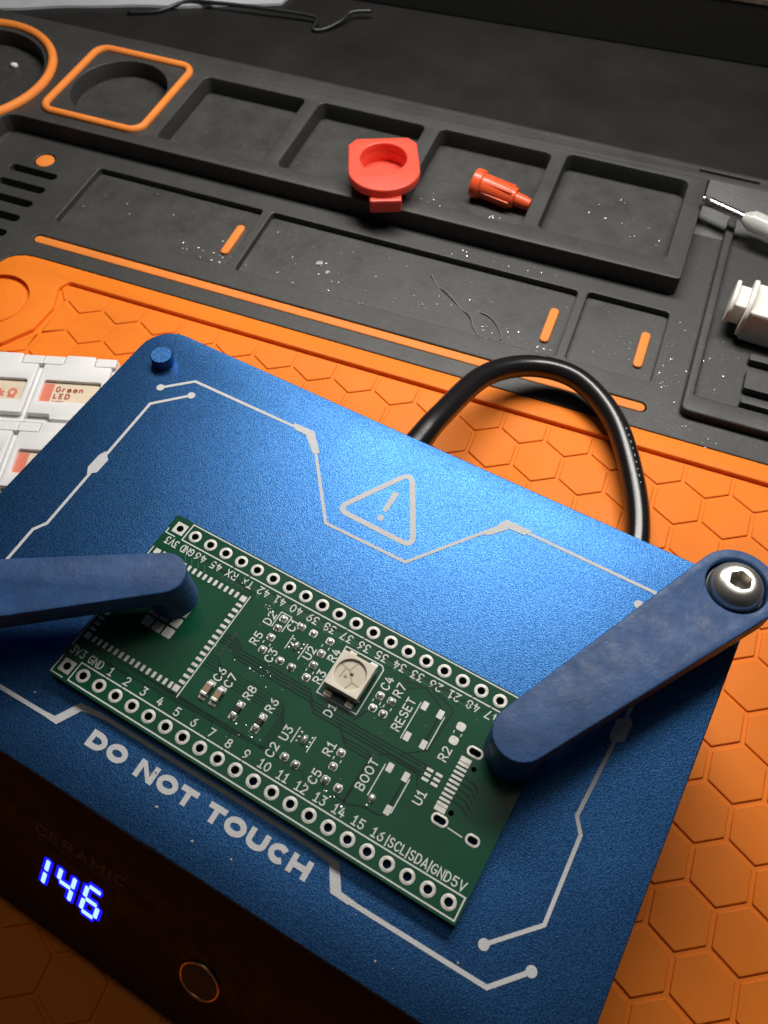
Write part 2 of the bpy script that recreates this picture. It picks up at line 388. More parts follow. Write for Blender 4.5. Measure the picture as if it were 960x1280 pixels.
# ------------------------------------------------------------------ soldering mat
smat = thing('soldering_mat', tuple(mat_uv(0, 0, -32)), 'black and orange silicone soldering mat with parts trays and honeycomb work area', 'mat')
def uvl(name, me, mt, parent, smooth=False): return link(name, xf(me, mat_uv), mt, parent, smooth=smooth)
pk1 = [rrect(-87.7, 13.1, -45.4, 32.7, .9), rrect(-43.2, 13.1, 27.2, 32.8, .9), rrect(29.2, 13.3, 46.3, 33.3, .9)]
vents = [rrect(-108, v-1.05, -95.4, v+1.05, 1.0) for v in (25.9, 20.75, 15.65, 10.55, 5.4)]
groove = rrect(-89.0, 5.45, 46.9, 7.95, 1.2)
opening = rounded([(-92, -215), (215, -215), (215, 1.55), (-92, 1.55)], [6, 6, 6, 7])
dot = circ(-101.5, 30.6, 2.45, 28)
outer = rrect(-215, -225, 225, 77, 6)
base = uvl('black_base', prism([outer, opening, groove, dot]+pk1+vents, -32, ZB, 0.22, 1), M_BLACK, smat, 18)
for pl in pk1:
    us = [p[0] for p in pl]; vs = [p[1] for p in pl]
    uvl('pocket_floor', prism([rrect(min(us)-.4, min(vs)-.4, max(us)+.4, max(vs)+.4, .5)], -31.9, ZB-1.5), M_FLOOR, base)
uvl('slot_floor', prism([rrect(-109, 3.5, -94.5, 28, 1)], -31.9, -30.9), M_FLOOR, base)
def capsule(u0, v0, u1, v1, w, z0, z1): return prism([rrect(min(u0, u1)-w/2, min(v0, v1)-w/2, max(u0, u1)+w/2, max(v0, v1)+w/2, w/2-0.01, 7)], z0, z1, 0.25, 2)
uvl('orange_strip', capsule(-87.7, 6.7, 45.6, 6.7, 2.1, -31, ZB-.15), M_ORANGE2, smat, 50)
for (u, v0, v1) in ((-48.3, 18.6, 26.4), (23.9, 18.2, 26.2), (43.0, 18.2, 26.2)):
    uvl('orange_bar', capsule(u, v0, u, v1, 1.9, ZB-2, ZB-.9), M_ORANGE2, smat, 50)
uvl('orange_dot', prism([circ(-101.5, 30.6, 2.2, 28)], -31, ZB-.1, 0.25), M_ORANGE2, smat, 50)
# rear tray block
bo = rounded([(46.2, 38.3), (46.2, 72.2), (214, 72.2), (214, 76.6), (-214, 76.6), (-214, 4), (-116.2, 4), (-116.2, 38.3)], [1.2, .5, 2, 2, 2, 2, 2, 5])
holes = [rrect(-77.2, 42.4, -50.1, 68.3, 1.6), rrect(-46.3, 42.6, -19.4, 68.5, 1.6), rrect(-15.7, 42.6, 11.2, 68.8, 1.6), rrect(14.6, 43.2, 42.2, 70.2, 1.6),
         circ(-94.9, 56.1, 11.8, 48), circ(-134.8, 49, 19.4, 56), rrect(43.7, 74.4, 57.2, 75.3, .4)]
block = uvl('rear_tray', prism([bo]+holes, ZB-.6, ZT, 0.3, 2), M_BLACK, smat, 18)
for h in holes[:6]:
    us = [p[0] for p in h]; vs = [p[1] for p in h]
    uvl('tray_floor', prism([rrect(min(us)-.3, min(vs)-.3, max(us)+.3, max(vs)+.3, 1)], ZB-.4, ZB+.25), M_FLOOR, block)
def loop_tube(path, r, z): return tube([(p[0], p[1], z) for p in path], r, 10, True)
uvl('orange_square_rim', loop_tube(rrect(-108.3, 42.2, -81.5, 70.1, 3.2, 6), .95, ZT+.15), M_ORANGE2, smat, True)
uvl('orange_ring_rim', loop_tube(circ(-134.8, 49, 21.7, 72), 1.15, ZT+.2), M_ORANGE2, smat, True)
# right-hand tool tray
ramp = pyd([(46.5, 58, ZB-.3), (214, 58, ZB-.3), (214, 72.4, ZB-.3), (46.5, 72.4, ZB-.3), (46.5, 59, ZB+.02), (214, 59, ZB+.02), (46.5, 72.4, ZT-.05), (214, 72.4, ZT-.05)],
           [(3, 2, 1, 0), (0, 1, 5, 4), (4, 5, 7, 6), (6, 7, 2, 3), (0, 4, 6, 3), (1, 2, 7, 5)])
uvl('ramp', ramp, M_BLACK, smat)
lip = prism([rounded([(52.7, 7.2), (180, 7.2), (180, 11.6), (54.6, 11.6), (54.6, 65.5), (52.7, 65.5)], [1.6, 1, 1, .3, .7, .7])], ZB-.3, ZB+1.9, 0.5, 3)
uvl('tray_lip', lip, M_BLACK, smat, 40)
for v0, v1, in ((13.0, 14.4), (16.8, 21.9), (24.4, 26.2)):
    uvl('rib', prism([rrect(63.0, v0, 120, v1, .4)], ZB-.2, ZB+1.6, 0.15), M_BLACK, smat, 18)
uvl('rib', prism([rrect(63.0, 31.5, 120, 34, .4)], ZB-.2, ZB+1.6, 0.15), M_BLACK, smat, 18)
uvl('finger_hole', prism([circ(62.6, 69.6, 2.3, 28)], ZB, ZT+.03), M_FLOOR, smat)
# orange work panel
CIR = (-86.0, -12.6)
pin = rounded([(-74, -2.7), (213, -2.7), (213, -213), (-90, -213), (-90, -27)]+[(CIR[0]+13.0*math.cos(math.radians(a)), CIR[1]+13.0*math.sin(math.radians(a))) for a in (-80, -50, -20, 10, 35)], 1.2)
panel = uvl('orange_panel', join([prism([rounded([(-91.8, -214.8), (214.8, -214.8), (214.8, 1.35), (-91.8, 1.35)], [6, 6, 6, 7]), pin, circ(CIR[0], CIR[1], 7.6, 40)], -31.9, ZB+.12, 0.35, 2),
                                   prism([rrect(-91, -214, 214, -2, 2)], -31.95, ZB-.85)]), M_ORANGE, smat, 18)
uvl('orange_disc', prism([circ(CIR[0], CIR[1], 6.3, 40)], -31.9, ZB-.35, 0.4, 2), M_ORANGE, smat, 40)
def clip(pts, a, b, c):      # keep a*x+b*y <= c
    out = []
    for i, p in enumerate(pts):
        q = pts[(i+1) % len(pts)]; dp = a*p[0]+b*p[1]-c; dq = a*q[0]+b*q[1]-c
        if dp <= 0: out.append(p)
        if dp*dq < 0: t = dp/(dp-dq); out.append((p[0]+t*(q[0]-p[0]), p[1]+t*(q[1]-p[1])))
    return out
PU, PV = 8.58, 7.40
def hexm(pts): return prism([pts], ZB-1.2, ZB-.55, 0.22, 1)
HR = PU/math.sqrt(3)-0.36
hexsrc = None
for k in range(-1, 20):
    for i in range(-19, 6):
        u = 65.1+PU*(i+(0.5 if k % 2 else 0)); v = -12.2-PV*k
        if u < -95 or u > 104: continue
        P = mat_uv(u, v, 0)
        if -23 < P.x < 68 and -19 < P.y < 48: continue        # under the hot plate
        q = W(P.x, P.y, ZB)-cam.matrix_world.translation; dz = -q.dot(cb); sx_ = q.dot(cr)/dz*1073.94; sy_ = q.dot(cu)/dz*1073.94
        if abs(sx_) > 610 or abs(sy_) > 780: continue       # far outside the view
        hp = [(u+HR*math.cos(PI/6+PI/3*j), v+HR*math.sin(PI/6+PI/3*j)) for j in range(6)]
        cl = clip(hp, 0, 1, -3.3)
        dx, dy = u-CIR[0], v-CIR[1]; d = math.hypot(dx, dy)
        if d < 26: cl = clip(cl, -dx/d, -dy/d, -(CIR[0]*dx+CIR[1]*dy)/d-13.6) if d > .1 else []
        cl = clip(cl, -1, 0, 89.2)
        if len(cl) < 3: continue
        ar = abs(sum(cl[j-1][0]*cl[j][1]-cl[j][0]*cl[j-1][1] for j in range(len(cl))))/2
        if ar < 2: continue
        full = len(cl) == 6 and ar > 0.985*2.598*HR*HR
        if full and hexsrc:
            inst(hexsrc, 'hexagon_pad', tuple(mat_uv(u, v, ZB-1.2)), panel)
        else:
            q = rounded(cl, 0.35, 2)
            o = link('hexagon_pad', xf(hexm(q), mat_uv), M_ORANGE, panel, origin=tuple(mat_uv(u, v, ZB-1.2)))
            if full: hexsrc = o

# ------------------------------------------------------------------ hot plate
hot = thing('hot_plate', (PCX, PCY, ZB), 'blue anodised mini hot plate on a black housing with a lit temperature display', 'hot plate')
def pl(me): return xf(me, plate_xy)
plate = link('heating_plate', pl(prism([rrect(-49.1, -32.5, 49.1, 32.5, 5.2, 8)], -3.8, -1.6, 0.16, 2)), M_PLATE, hot, smooth=40)
link('post', xf(lathe([(1.75, -3), (1.75, -.1), (1.6, .1), (0.001, .1)], 32, cap=False), lambda x, y, z: Vector((-21.75+x, 46.55+y, z))), M_PLATE, hot, smooth=40)
YF0, ZF0, YF1, ZF1 = -10.3, -5.5, -25.8, -26.3
prof = [(-10.3, -5.5), (-9.4, -4.6), (51, -4.6), (51.6, -5.4), (51.6, -27.4), (51, -28), (-25.4, -28), (-26.1, -27.4), (-26.1, -26.8), (-25.8, -26.3)]
v = []; f = []; X0, X1 = -24.5, 69.2; k = len(prof)
for (x, ins) in ((X0, .8), (X0+.8, 0), (X1-.8, 0), (X1, .8)):
    for (y, z) in prof: v.append((x, y+(ins if y < 10 else -ins)*.7, z-(ins*.5 if z > -10 else 0)))
for j in range(3):
    for i in range(k): f.append((j*k+i, j*k+(i+1) % k, (j+1)*k+(i+1) % k, (j+1)*k+i))
f.append(tuple(range(k))); f.append(tuple(range(3*k, 4*k))[::-1])
me = pyd(v, f); bm = bmesh.new(); bm.from_mesh(me); bmesh.ops.recalc_face_normals(bm, faces=bm.faces); bm.to_mesh(me); bm.free()
shell = link('housing', me, M_BODY, hot, smooth=20)
FE = Vector((0, YF0-YF1, ZF0-ZF1)).normalized(); FN = Vector((0, -FE.z, FE.y)); FO = Vector((0, YF1, ZF1))
def face(x, s, h): return FO+Vector((x, 0, 0))+FE*s+FN*h
disp = link('display_window', xf(prism([rrect(4.6, 5.9, 17.0, 13.7, .6)], -.2, .06, 0.03, 1), face), M_WINDOW, hot)
SEGS = {'a': ((0, 1), (1, 1)), 'b': ((1, 1), (1, .5)), 'c': ((1, .5), (1, 0)), 'd': ((0, 0), (1, 0)), 'e': ((0, .5), (0, 0)), 'f': ((0, 1), (0, .5)), 'g': ((0, .5), (1, .5))}
def digit(x0, s0, w, h, segs, th, grow):
    V = []; F = []
    for sg in segs:
        (ax, ay), (bx, by) = SEGS[sg]
        A = Vector((x0+ax*w+(ay-.5)*h*.075, s0+ay*h)); B = Vector((x0+bx*w+(by-.5)*h*.075, s0+by*h)); d = (B-A).normalized(); n = Vector((-d.y, d.x))
        A = A+d*(.12-grow); B = B-d*(.12-grow); t = th/2+grow
        e = t*.62
        poly(V, F, [A+d*e*.4, A+d*e+n*t, B-d*e+n*t, B-d*e*.4, B-d*e-n*t, A+d*e-n*t], 0.0)
    return V, F
for x0, sg, s0 in ((6.4-2.25, 'bc', 7.15), (8.55, 'fgbc', 7.25), (12.85, 'afgedc', 7.4)):
    V, F = digit(x0, s0, 2.3, 4.75, sg, .66, 0.0); me = flatmesh(V, F)
    dg = link('digit', xf(me, lambda x, y, z: face(x, y, .17)), M_SEG, disp)
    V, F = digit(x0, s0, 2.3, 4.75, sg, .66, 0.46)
    # painted glow layers of neighbouring segments step apart so they never share a plane
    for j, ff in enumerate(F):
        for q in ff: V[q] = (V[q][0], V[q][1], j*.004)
    link('digit_glow', xf(flatmesh(V, F), lambda x, y, z: face(x, y, .11+z)), M_SEGGLOW, disp)
link('embossed_lettering', text_mesh('CERAMIC', 10.9, 15.9, 1.75, .34, 3.0, 0, wide=1.25, gap=.35, cap='butt', fit=14.6, fn=lambda x, y, z: face(x, y, .05+z)), M_SHELLTXT, hot)
btn = link('touch_button', xf(lathe([(2.55, -.3), (2.55, .12), (2.3, .2), (0.001, .2)], 40, cap=False), lambda x, y, z: face(31.1+x, 9.3+y, z)), M_BUTTON, hot, smooth=30)
link('button_ring', xf(tube([(31.1+2.75*math.cos(2*PI*i/48), 9.3+2.75*math.sin(2*PI*i/48), .1) for i in range(48)], .2, 8, True), face), M_COPPER, btn, smooth=True)

# printed artwork on the plate (given in board coordinates, turned into the plate's own frame)
ZP = -1.57
def art(lines, w=.52):
    V = []; F = []
    for ln in lines:
        ribbon(V, F, [to_plate(*p) for p in ln], w, ZP, 'butt')
    return V, F
def artdot(V, F, p, r=.62): poly(V, F, circ(*to_plate(*p), r, 20), ZP+.024)
def artpoly(V, F, pts): poly(V, F, [to_plate(*p) for p in pts], ZP+.027)
def put(name, V, F): return link(name, xf(flatmesh(V, F), plate_xy), M_PRINT, plate)
V, F = art([[(-18.93, 42.17), (-15.04, 45.83), (3.3, 46.2), (5.9, 46.3), (8.3, 43.8), (16.03, 34.3), (28.58, 34.5), (36.2, 44.7), (37.9, 46.85), (40.96, 46.9), (59.25, 47.0), (63.0, 43.4)]], .46)
artdot(V, F, (-18.93, 42.17)); artdot(V, F, (63.0, 43.4))
artpoly(V, F, [(2.6, 46.75), (6.1, 46.9), (8.9, 43.95), (8.1, 43.35), (5.3, 45.75), (3.4, 45.75)])
artpoly(V, F, [(35.8, 43.6), (37.4, 47.35), (41.4, 47.45), (40.6, 46.3), (38.4, 46.2), (36.6, 44.0)])
put('printed_trace', V, F)
V, F = art([[(-13.88, 43.28), (-18.3, 38.88), (-17.4, 14.9), (-18.4, 13.2), (-18.0, 3.4), (-14.0, -1.4)]], .46)
artdot(V, F, (-13.88, 43.28)); artdot(V, F, (-14, -1.4))
artpoly(V, F, [(-18.3, 28.6), (-17.0, 27.5), (-17.0, 25.0), (-18.05, 24.1), (-18.75, 25.1), (-18.75, 27.6)])
put('printed_trace', V, F)
V, F = art([[(-19.2, -2.1), (-15.9, -6.2), (0.7, -5.85), (2.6, -5.65), (4.15, -2.95), (7.2, -2.55), (37.7, -2.4), (40.5, -2.6), (42.3, -5.05), (44.3, -5.15), (60.56, -4.96), (63.94, -1.3)]], .52)
artdot(V, F, (-19.2, -2.1)); artdot(V, F, (63.94, -1.3))
artpoly(V, F, [(0.4, -6.1), (3.0, -6.15), (4.6, -3.3), (7.6, -2.85), (7.0, -2.25), (3.8, -2.6), (2.2, -5.4)])
artpoly(V, F, [(37.2, -2.15), (40.9, -2.25), (42.7, -4.75), (44.6, -4.85), (44.0, -5.5), (41.7, -5.45), (40.0, -2.95), (37.6, -2.75)])
put('printed_trace', V, F)
V, F = art([[(58.03, 44.28), (62.5, 39.6), (62.3, 28.0), (61.75, 15.6), (62.95, 13.9), (63.25, 3.4), (58.5, -1.53)]], .46)
artdot(V, F, (58.03, 44.28)); artdot(V, F, (58.5, -1.53))
artpoly(V, F, [(61.4, 28.6), (62.7, 29.6), (63.25, 28.9), (63.2, 26.4), (62.0, 25.4), (61.4, 26.3)])
put('printed_trace', V, F)
tri = rounded([to_plate(22.25, 47.7), to_plate(16.0, 37.1), to_plate(28.4, 37.0)], 1.15, 5)
V = []; F = []; ribbon(V, F, tri, .78, ZP, 'butt', True)
put('warning_triangle', V, F)
V = []; F = []; poly(V, F, [to_plate(*p) for p in ((21.55, 43.6), (22.45, 43.65), (22.4, 40.0), (21.75, 40.0))], ZP); poly(V, F, [to_plate(*p) for p in ((21.75, 39.3), (22.55, 39.3), (22.55, 38.4), (21.75, 38.4))], ZP)
put('exclamation_mark', V, F)
# bold block lettering, one object per letter
LET = dict(D=(0, 2.35), O=(1, 2.6), N=(2, 2.5), T=(3, 2.15), U=(4, 2.4), C=(5, 2.3), H=(6, 2.4))
def bold(c, x0, y0, w, h, s):
    V = []; F = []; hs = s/2; ang = math.radians(0.35)
    def R_(pts, cl=False):
        ribbon(V, F, [(x0+p[0], y0+p[1]) for p in pts], s, ZP, 'butt', cl)
    if c == 'D': R_([(hs, hs), (w*.42, hs)]+arc(w*.42, h/2, w*.58-hs, h/2-hs, -90, 90, 14)+[(hs, h-hs)], True)
    if c == 'O': R_(arc(w/2, h/2, w/2-hs, h/2-hs, 0, 342, 19), True)
    if c == 'N': R_([(hs, 0), (hs, h)]); R_([(w-hs, 0), (w-hs, h)]); poly(V, F, [(x0, y0+h), (x0+s*1.05, y0+h), (x0+w, y0), (x0+w-s*1.05, y0)], ZP+.03)
    if c == 'T': R_([(0, h-hs), (w, h-hs)]); R_([(w/2, 0), (w/2, h-s)])
    if c == 'U': R_([(hs, h), (hs, h*.42)]+arc(w/2, h*.42, w/2-hs, h*.42-hs, 180, 360, 14)+[(w-hs, h)])
    if c == 'C': R_(arc(w/2+.05, h/2, w/2-hs, h/2-hs, 42, 318, 18))
    if c == 'H': R_([(hs, 0), (hs, h)]); R_([(w-hs, 0), (w-hs, h)]); R_([(s, h/2), (w-s, h/2)])
    return V, F
wid = {'D': 2.25, 'O': 2.45, 'N': 2.4, 'T': 2.05, 'U': 2.3, 'C': 2.2, 'H': 2.3, ' ': .95}
tw = sum(wid[c] for c in 'DO NOT TOUCH')+.26*11; kx = 31.15/tw
xa, ya = to_plate(7.5, -6.35); cx = xa
for c in 'DO NOT TOUCH':
    if c != ' ':
        V, F = bold(c, cx, ya+.0, wid[c]*kx, 2.15, .68); put('letter', V, F)
    cx += (wid[c]+.26)*kx

# ------------------------------------------------------------------ power cable
cab = thing('power_cable', (24, 85, ZB), 'glossy black cable looping out from behind the blue hot plate over the mat', 'cable')
cp = [(15.2, 46, -15.6), (15.3, 55, -15.7), (15.5, 62.9, -16), (15.9, 70, -16.7), (17.2, 84.3, -20.2), (22.9, 92.8, -22.4), (31.6, 95.3, -23.5), (40.9, 90.7, -24.4), (48.6, 81.0, -25), (54.2, 69.8, -25.5), (57, 56, -25.8), (58.5, 53, -25.9)]
sp = spline(cp, 9)
link('cord', tube(sp, 2.08, 20), M_CABLE, cab, smooth=True)
sr = sp[4:30]
link('strain_relief', tube(sr, [2.06+0.62*(1-i/(len(sr)-1))**1.3 for i in range(len(sr))], 20), M_CABLE, cab, smooth=True)
V = []; F = []
for i in range(9):
    p = sp[65+i//2*1]; rr = random.random
    q = sp[66+i]; d = (sp[67+i]-sp[65+i]).normalized(); side = Vector((-d.y, d.x, 0)).normalized()
    c = q+side*.55+Vector((0, 0, 1.93)); c = q+(c-q).normalized()*2.1
    a = d*random.uniform(.15, .34); b = side*.13; i0 = len(V)
    V += [c-a-b, c+a-b, c+a+b, c-a+b]; F.append((i0, i0+1, i0+2, i0+3))
link('printed_marking', pyd(V, F), M_CABLETXT, cab)

# ------------------------------------------------------------------ circuit board
pcb = thing('circuit_board', (26.7, 11.4, -1.6), 'green bare microcontroller circuit board with pin hole rows lying on the blue hot plate', 'circuit board')
PX0, PX1, PY0, PY1 = -1.65, 55.05, -1.72, 24.55
ph = [(i*2.54, y) for y in (0, 22.86) for i in range(22)]
slots = [(48.5, 15.75, .78, .42), (48.5, 6.98, .78, .42), (52.7, 15.85, .62, .42), (52.7, 6.87, .62, .42)]
loops = [rrect(PX0, PY0, PX1, PY1, .25, 3)]+[circ(x, y, .53, 20) for x, y in ph]
loops += [rrect(x-a, y-b, x+a, y+b, b-.02, 5) for x, y, a, b in slots]+[circ(49.25, 13.95, .33, 14), circ(49.25, 8.3, .33, 14)]
board = link('board', prism(loops, -1.6, 0), M_PCB, pcb, smooth=30)
board.data.materials.append(M_PCBE)
for p_ in board.data.polygons:
    if abs(p_.normal.z) < .5: p_.material_index = 1
ringm = None; sqm = None
for (x, y) in ph:
    if x == 0:
        lo = [rrect(-.86, y-.86, .86, y+.86, .04, 1), circ(0, y, .5, 20)]
        link('square_pad', prism(lo, -.05, .035), M_PADM, pcb, origin=(0, y, 0), smooth=30)
    elif ringm is None:
        ringm = link('ring_pad', prism([circ(x, y, .88, 28), circ(x, y, .49, 24)], -.05, .035, 0.015, 1), M_PADM, pcb, origin=(x, y, 0), smooth=30)
    else: inst(ringm, 'ring_pad', (x, y, 0), pcb)
for (x, y, a, b) in slots:
    link('slot_pad', prism([rrect(x-a-.24, y-b-.24, x+a+.24, y+b+.24, b+.2, 6), rrect(x-a+.03, y-b+.03, x+a-.03, y+b-.03, b-.05, 5)], -.05, .04, 0.015, 1), M_PADM, pcb, smooth=30)
# pads
PADC = {}
def pad(x, y, w, h, r=.08, mt=None, z=.045):
    key = (round(w, 2), round(h, 2), mt)
    if key not in PADC: PADC[key] = link('pad', prism([rrect(x-w/2, y-h/2, x+w/2, y+h/2, min(r, w/2.1, h/2.1), 3)], -.02, z, .015, 1), mt or M_PADM, pcb, origin=(x, y, 0))
    else: return inst(PADC[key], 'pad', (x, y, 0), pcb)
    return PADC[key]
BLC = {}
def blob(x, y, rx, ry=None, h=None, n=14):
    ry = ry or rx; h = h or rx*.85; key = (rx, ry, h)
    rz = random.random()*PI*2 if abs(rx-ry) < .05 else 0
    if key in BLC: return inst(BLC[key], 'solder_blob', (x, y, 0), pcb, rz)
    pr = [(1.12, -.02), (1.08, .05), (.98, .3), (.8, .62), (.5, .88), (.22, .98), (0.02, 1)]
    me = lathe(pr, n, lambda a, b, c: Vector((x+a*rx*(1+.07*math.sin(3*math.atan2(b, a))), y+b*ry*(1+.06*math.cos(2*math.atan2(b, a)+1)), c*h)))
    BLC[key] = link('solder_blob', me, M_SOLDER, pcb, origin=(x, y, 0), smooth=True); return BLC[key]
for i in range(15): pad(12.45-.855*i, 18.55, .42, .86); pad(12.55-.855*i, 4.5, .42, .86); pad(13.55, 5.5+.855*i, .86, .42); 
for i in range(15): pad(-.55, 5.5+.855*i, .86, .42)
for x, y in ((13.5, 18.5), (13.4, 4.5), (-.5, 18.5), (-.5, 4.5)): pad(x, y, .84, .84)
for x in (4.8, 6.42, 8.05):
    for y in (9.85, 11.5, 13.15): pad(x, y, 1.35, 1.35, .15)
for (x, y) in ((40.75, 9.24), (42.87, 9.22), (42.93, 4.99), (40.7, 17.76), (42.82, 17.75), (40.68, 13.45), (42.81, 13.54)): pad(x, y, .74, 1.12)
blob(40.72, 5.2, .42, .5, .4); blob(40.6, 4.2, .2, .2, .2)
for y in (17.67, 15.78): pad(45.66, y, 1.12, 1.05, .35)
for i in range(12):
    y = 8.05+6.35*i/11; pad(47.97, y, 1.35, .62 if i in (0, 11) else (.4 if i in (1, 10) else .32), .05)
for i in range(3):
    for sx in (-.66, .66): pad(45.5+sx*.9, 10.0+.62*i+.1, .85, .36, .05)
B2 = [(19.62, 18.75), (19.66, 17.32), (19.63, 15.84), (19.68, 13.95), (22.22, 18.95), (24.01, 18.98), (22.38, 13.8), (24.07, 13.8), (26.38, 19.1), (26.3, 17.18), (26.26, 15.41), (26.38, 13.61),
      (29.5, 4.13), (31.09, 4.03), (34.96, 7.86), (35.0, 6.04), (35.06, 4.3), (36.79, 4.24), (35.39, 16.15), (36.94, 16.21), (35.4, 14.39), (36.85, 14.35)]
for i, (x, y) in enumerate(B2):
    pad(x, y, 1.02, .98, .3, M_TIN); r_ = (.42, .45, .40)[i % 3]; blob(x, y, r_, r_+.02, (.44, .5, .38)[i % 3])
def sot(x, y, rot=0):
    blob(x, y, .34, .62, .55); 
    for sx in (-.78, .78):
        for k in (-.62, 0, .62): blob(x+sx*.95, y+k, .19, .16, .16)
sot(23.05, 16.45); sot(30.4, 7.0)
def chip(name, x, y, bodym, ln=1.75, w=.85, h=.6):
    root = link(name, box(x-w/2, y-ln/2+.35, .06, x+w/2, y+ln/2-.35, h+.06, .05), bodym, pcb)
    for s in (-1, 1):
        link('end_cap', box(x-w/2-.02, y+s*(ln/2-.2)-.2, .05, x+w/2+.02, y+s*(ln/2-.2)+.2, h+.09, .07), M_SOLDER, root)
        pad(x, y+s*(ln/2+.05), .98, .8, .1, M_TIN)
    return root
chip('capacitor', 16.84, 6.2, M_CAP); chip('capacitor', 18.42, 6.2, M_CAP)
for x, y in ((21.45, 5.9), (24.63, 6.0)):
    r_ = chip('resistor', x, y, M_RES, 1.6, .7, .35)
    blob(x, y+.85, .4, .42, .46); blob(x, y-.85, .36, .38, .36)
# addressable LED
led = link('led_package', prism([rounded([(28.95, 13.75), (33.55, 13.75), (33.55, 18.55), (28.95, 18.55)], [.1, .1, .1, .1]), circ(31.25, 16.15, 1.98, 40)], .35, 1.75, .06, 2), M_LEDB, pcb, smooth=35)
link('lens', prism([circ(31.25, 16.15, 2.0, 40)], .4, 1.42), M_LEDL, led)
V = []; F = []
for ln in ([(29.5, 16.9), (30.9, 16.6), (31.9, 15.4), (32.9, 15.3)], [(30.9, 16.6), (31.3, 17.9)], [(31.9, 15.4), (31.5, 14.4)], [(30.3, 16.7), (30.2, 15.4)]): ribbon(V, F, ln, .17, 1.432, 'round')
link('lead_frame', flatmesh(V, F), M_LEDF, led)
for x, y in ((31.35, 16.3), (30.8, 15.75)): link('led_die', box(x-.2, y-.16, 1.4, x+.2, y+.16, 1.5, .02), M_RES if x > 31 else M_LEDF, led)
for x in (29.75, 32.75):
    for y, s in ((13.75, -1), (18.55, 1)):
        link('led_lead', join([box(x-.4, min(y, y+s*.16), .05, x+.4, max(y, y+s*.16), .95, .03), box(x-.4, min(y, y+s*.6), .04, x+.4, max(y, y+s*.6), .16, .03)]), M_GOLD, led)
        pad(x, y+s*.35, 1.0, 1.0, .1, M_TIN)
# silkscreen
ZS = .012
def silk(name, lines, w=.15, closed=False):
    V = []; F = []
    for ln in lines: ribbon(V, F, ln, w, ZS, 'round', closed)
    return link(name, flatmesh(V, F), M_SILK, pcb)
silk('silkscreen_outline', [[(1.27, -1.33), (54.7, -1.33), (54.7, 1.27), (1.27, 1.27)]], .17, True)
silk('silkscreen_outline', [[(1.27, 21.6), (54.7, 21.6), (54.7, 24.3), (1.27, 24.3)]], .17, True)
silk('silkscreen_mark', [[(-1.4, .9), (-1.4, -1.4), (.4, -1.4)]])
silk('silkscreen_mark', [[(-1.4, 22.2), (-1.4, 21.5), (0.1, 21.5)]])
silk('silkscreen_outline', [[(14.15, 19.2), (14.15, 3.65)], [(-1.4, 18.9), (-1.4, 2.6)]], .15)
silk('silkscreen_outline', [[(18.85, 17.17), (18.85, 19.45), (20.4, 19.45), (20.4, 17.17)]], .13)
silk('silkscreen_outline', [[(21.95, 17.5), (21.95, 15.5)], [(24.17, 17.4), (24.17, 15.1)]], .13)
silk('silkscreen_outline', [[(29.15, 8.0), (29.15, 6.0)], [(31.4, 7.95), (31.4, 5.9)]], .13)
silk('silkscreen_outline', [[(40.1, 9.3), (40.1, 5.3)], [(43.4, 9.2), (43.4, 4.9)]], .13)
silk('silkscreen_outline', [[(40.1, 17.9), (40.1, 12.9)], [(43.4, 17.7), (43.4, 13.3)]], .13)
silk('silkscreen_outline', [[(28.5, 19.6), (33.7, 19.6), (34.1, 19.2), (34.1, 12.7), (28.5, 12.7)]], .15, True)
silk('silkscreen_outline', [[(49.7, 6.7), (51.5, 6.6)]], .13)
for p in ((19.63, 15.8, 14.0), (26.3, 19.1, 17.2), (26.3, 15.4, 13.6), (34.98, 7.86, 6.04), (45.66, 17.67, 15.8), (36.9, 16.2, 14.35), (35.4, 16.2, 14.35)):
    ym = (p[1]+p[2])/2; silk('silkscreen_tick', [[(p[0]-.48, ym-.14), (p[0]-.48, ym+.14)], [(p[0]+.48, ym-.14), (p[0]+.48, ym+.14)]], .12)
TXH, TXS = 1.14, .15
def silktext(t, x, y, rot=0, h=TXH, s=TXS, fit=None):
    link('silkscreen_label', text_mesh(t, x, y, h, s, rot, ZS, gap=.26, fit=fit), M_SILK, pcb)
bl = ['3V3', 'GND']+[str(i) for i in range(1, 17)]
for i, t in enumerate(bl): silktext(t, i*2.54+(.1 if i > 1 else (-.05 if i == 0 else .25)), 2.18, 0, fit=(2.15 if i < 2 else None))
silktext('|SCL|SDA|GND', 48.42, 2.18, 0, fit=8.05); silktext('5V', 53.45, 2.18)
tl = ['3V3', 'GND', '46', '45', 'RX', 'TX', '42', '41', '40', '39', '38', '37', '36', '35', '34', '33', '26', '21', '48', '47', '20', '19']
for i, t in enumerate(tl): silktext(t, i*2.54+(.35 if i < 2 else 0), 20.62, 180, fit=(2.0 if i < 2 else None))
for t, x, y in (('D2', 18.05, 17.95), ('R5', 18.1, 14.85), ('C1', 21.15, 18.6), ('U2', 25.0, 16.5), ('C3', 21.0, 13.8), ('R4', 27.8, 17.8), ('R3', 27.75, 14.5), ('C6', 16.97, 8.6), ('C7', 18.56, 8.6), ('R8', 21.5, 8.55), ('R6', 24.75, 8.55),
                ('U3', 28.1, 6.6), ('C2', 27.75, 4.1), ('R1', 33.5, 7.6), ('C5', 33.75, 4.0), ('D1', 31.1, 11.55), ('C4', 35.35, 17.95), ('R7', 37.1, 17.95), ('R2', 45.5, 13.85), ('U1', 45.35, 8.0), ('BOOT', 38.85, 7.25), ('RESET', 39.0, 15.6)):
    silktext(t, x, y, 90, 1.18, .165)
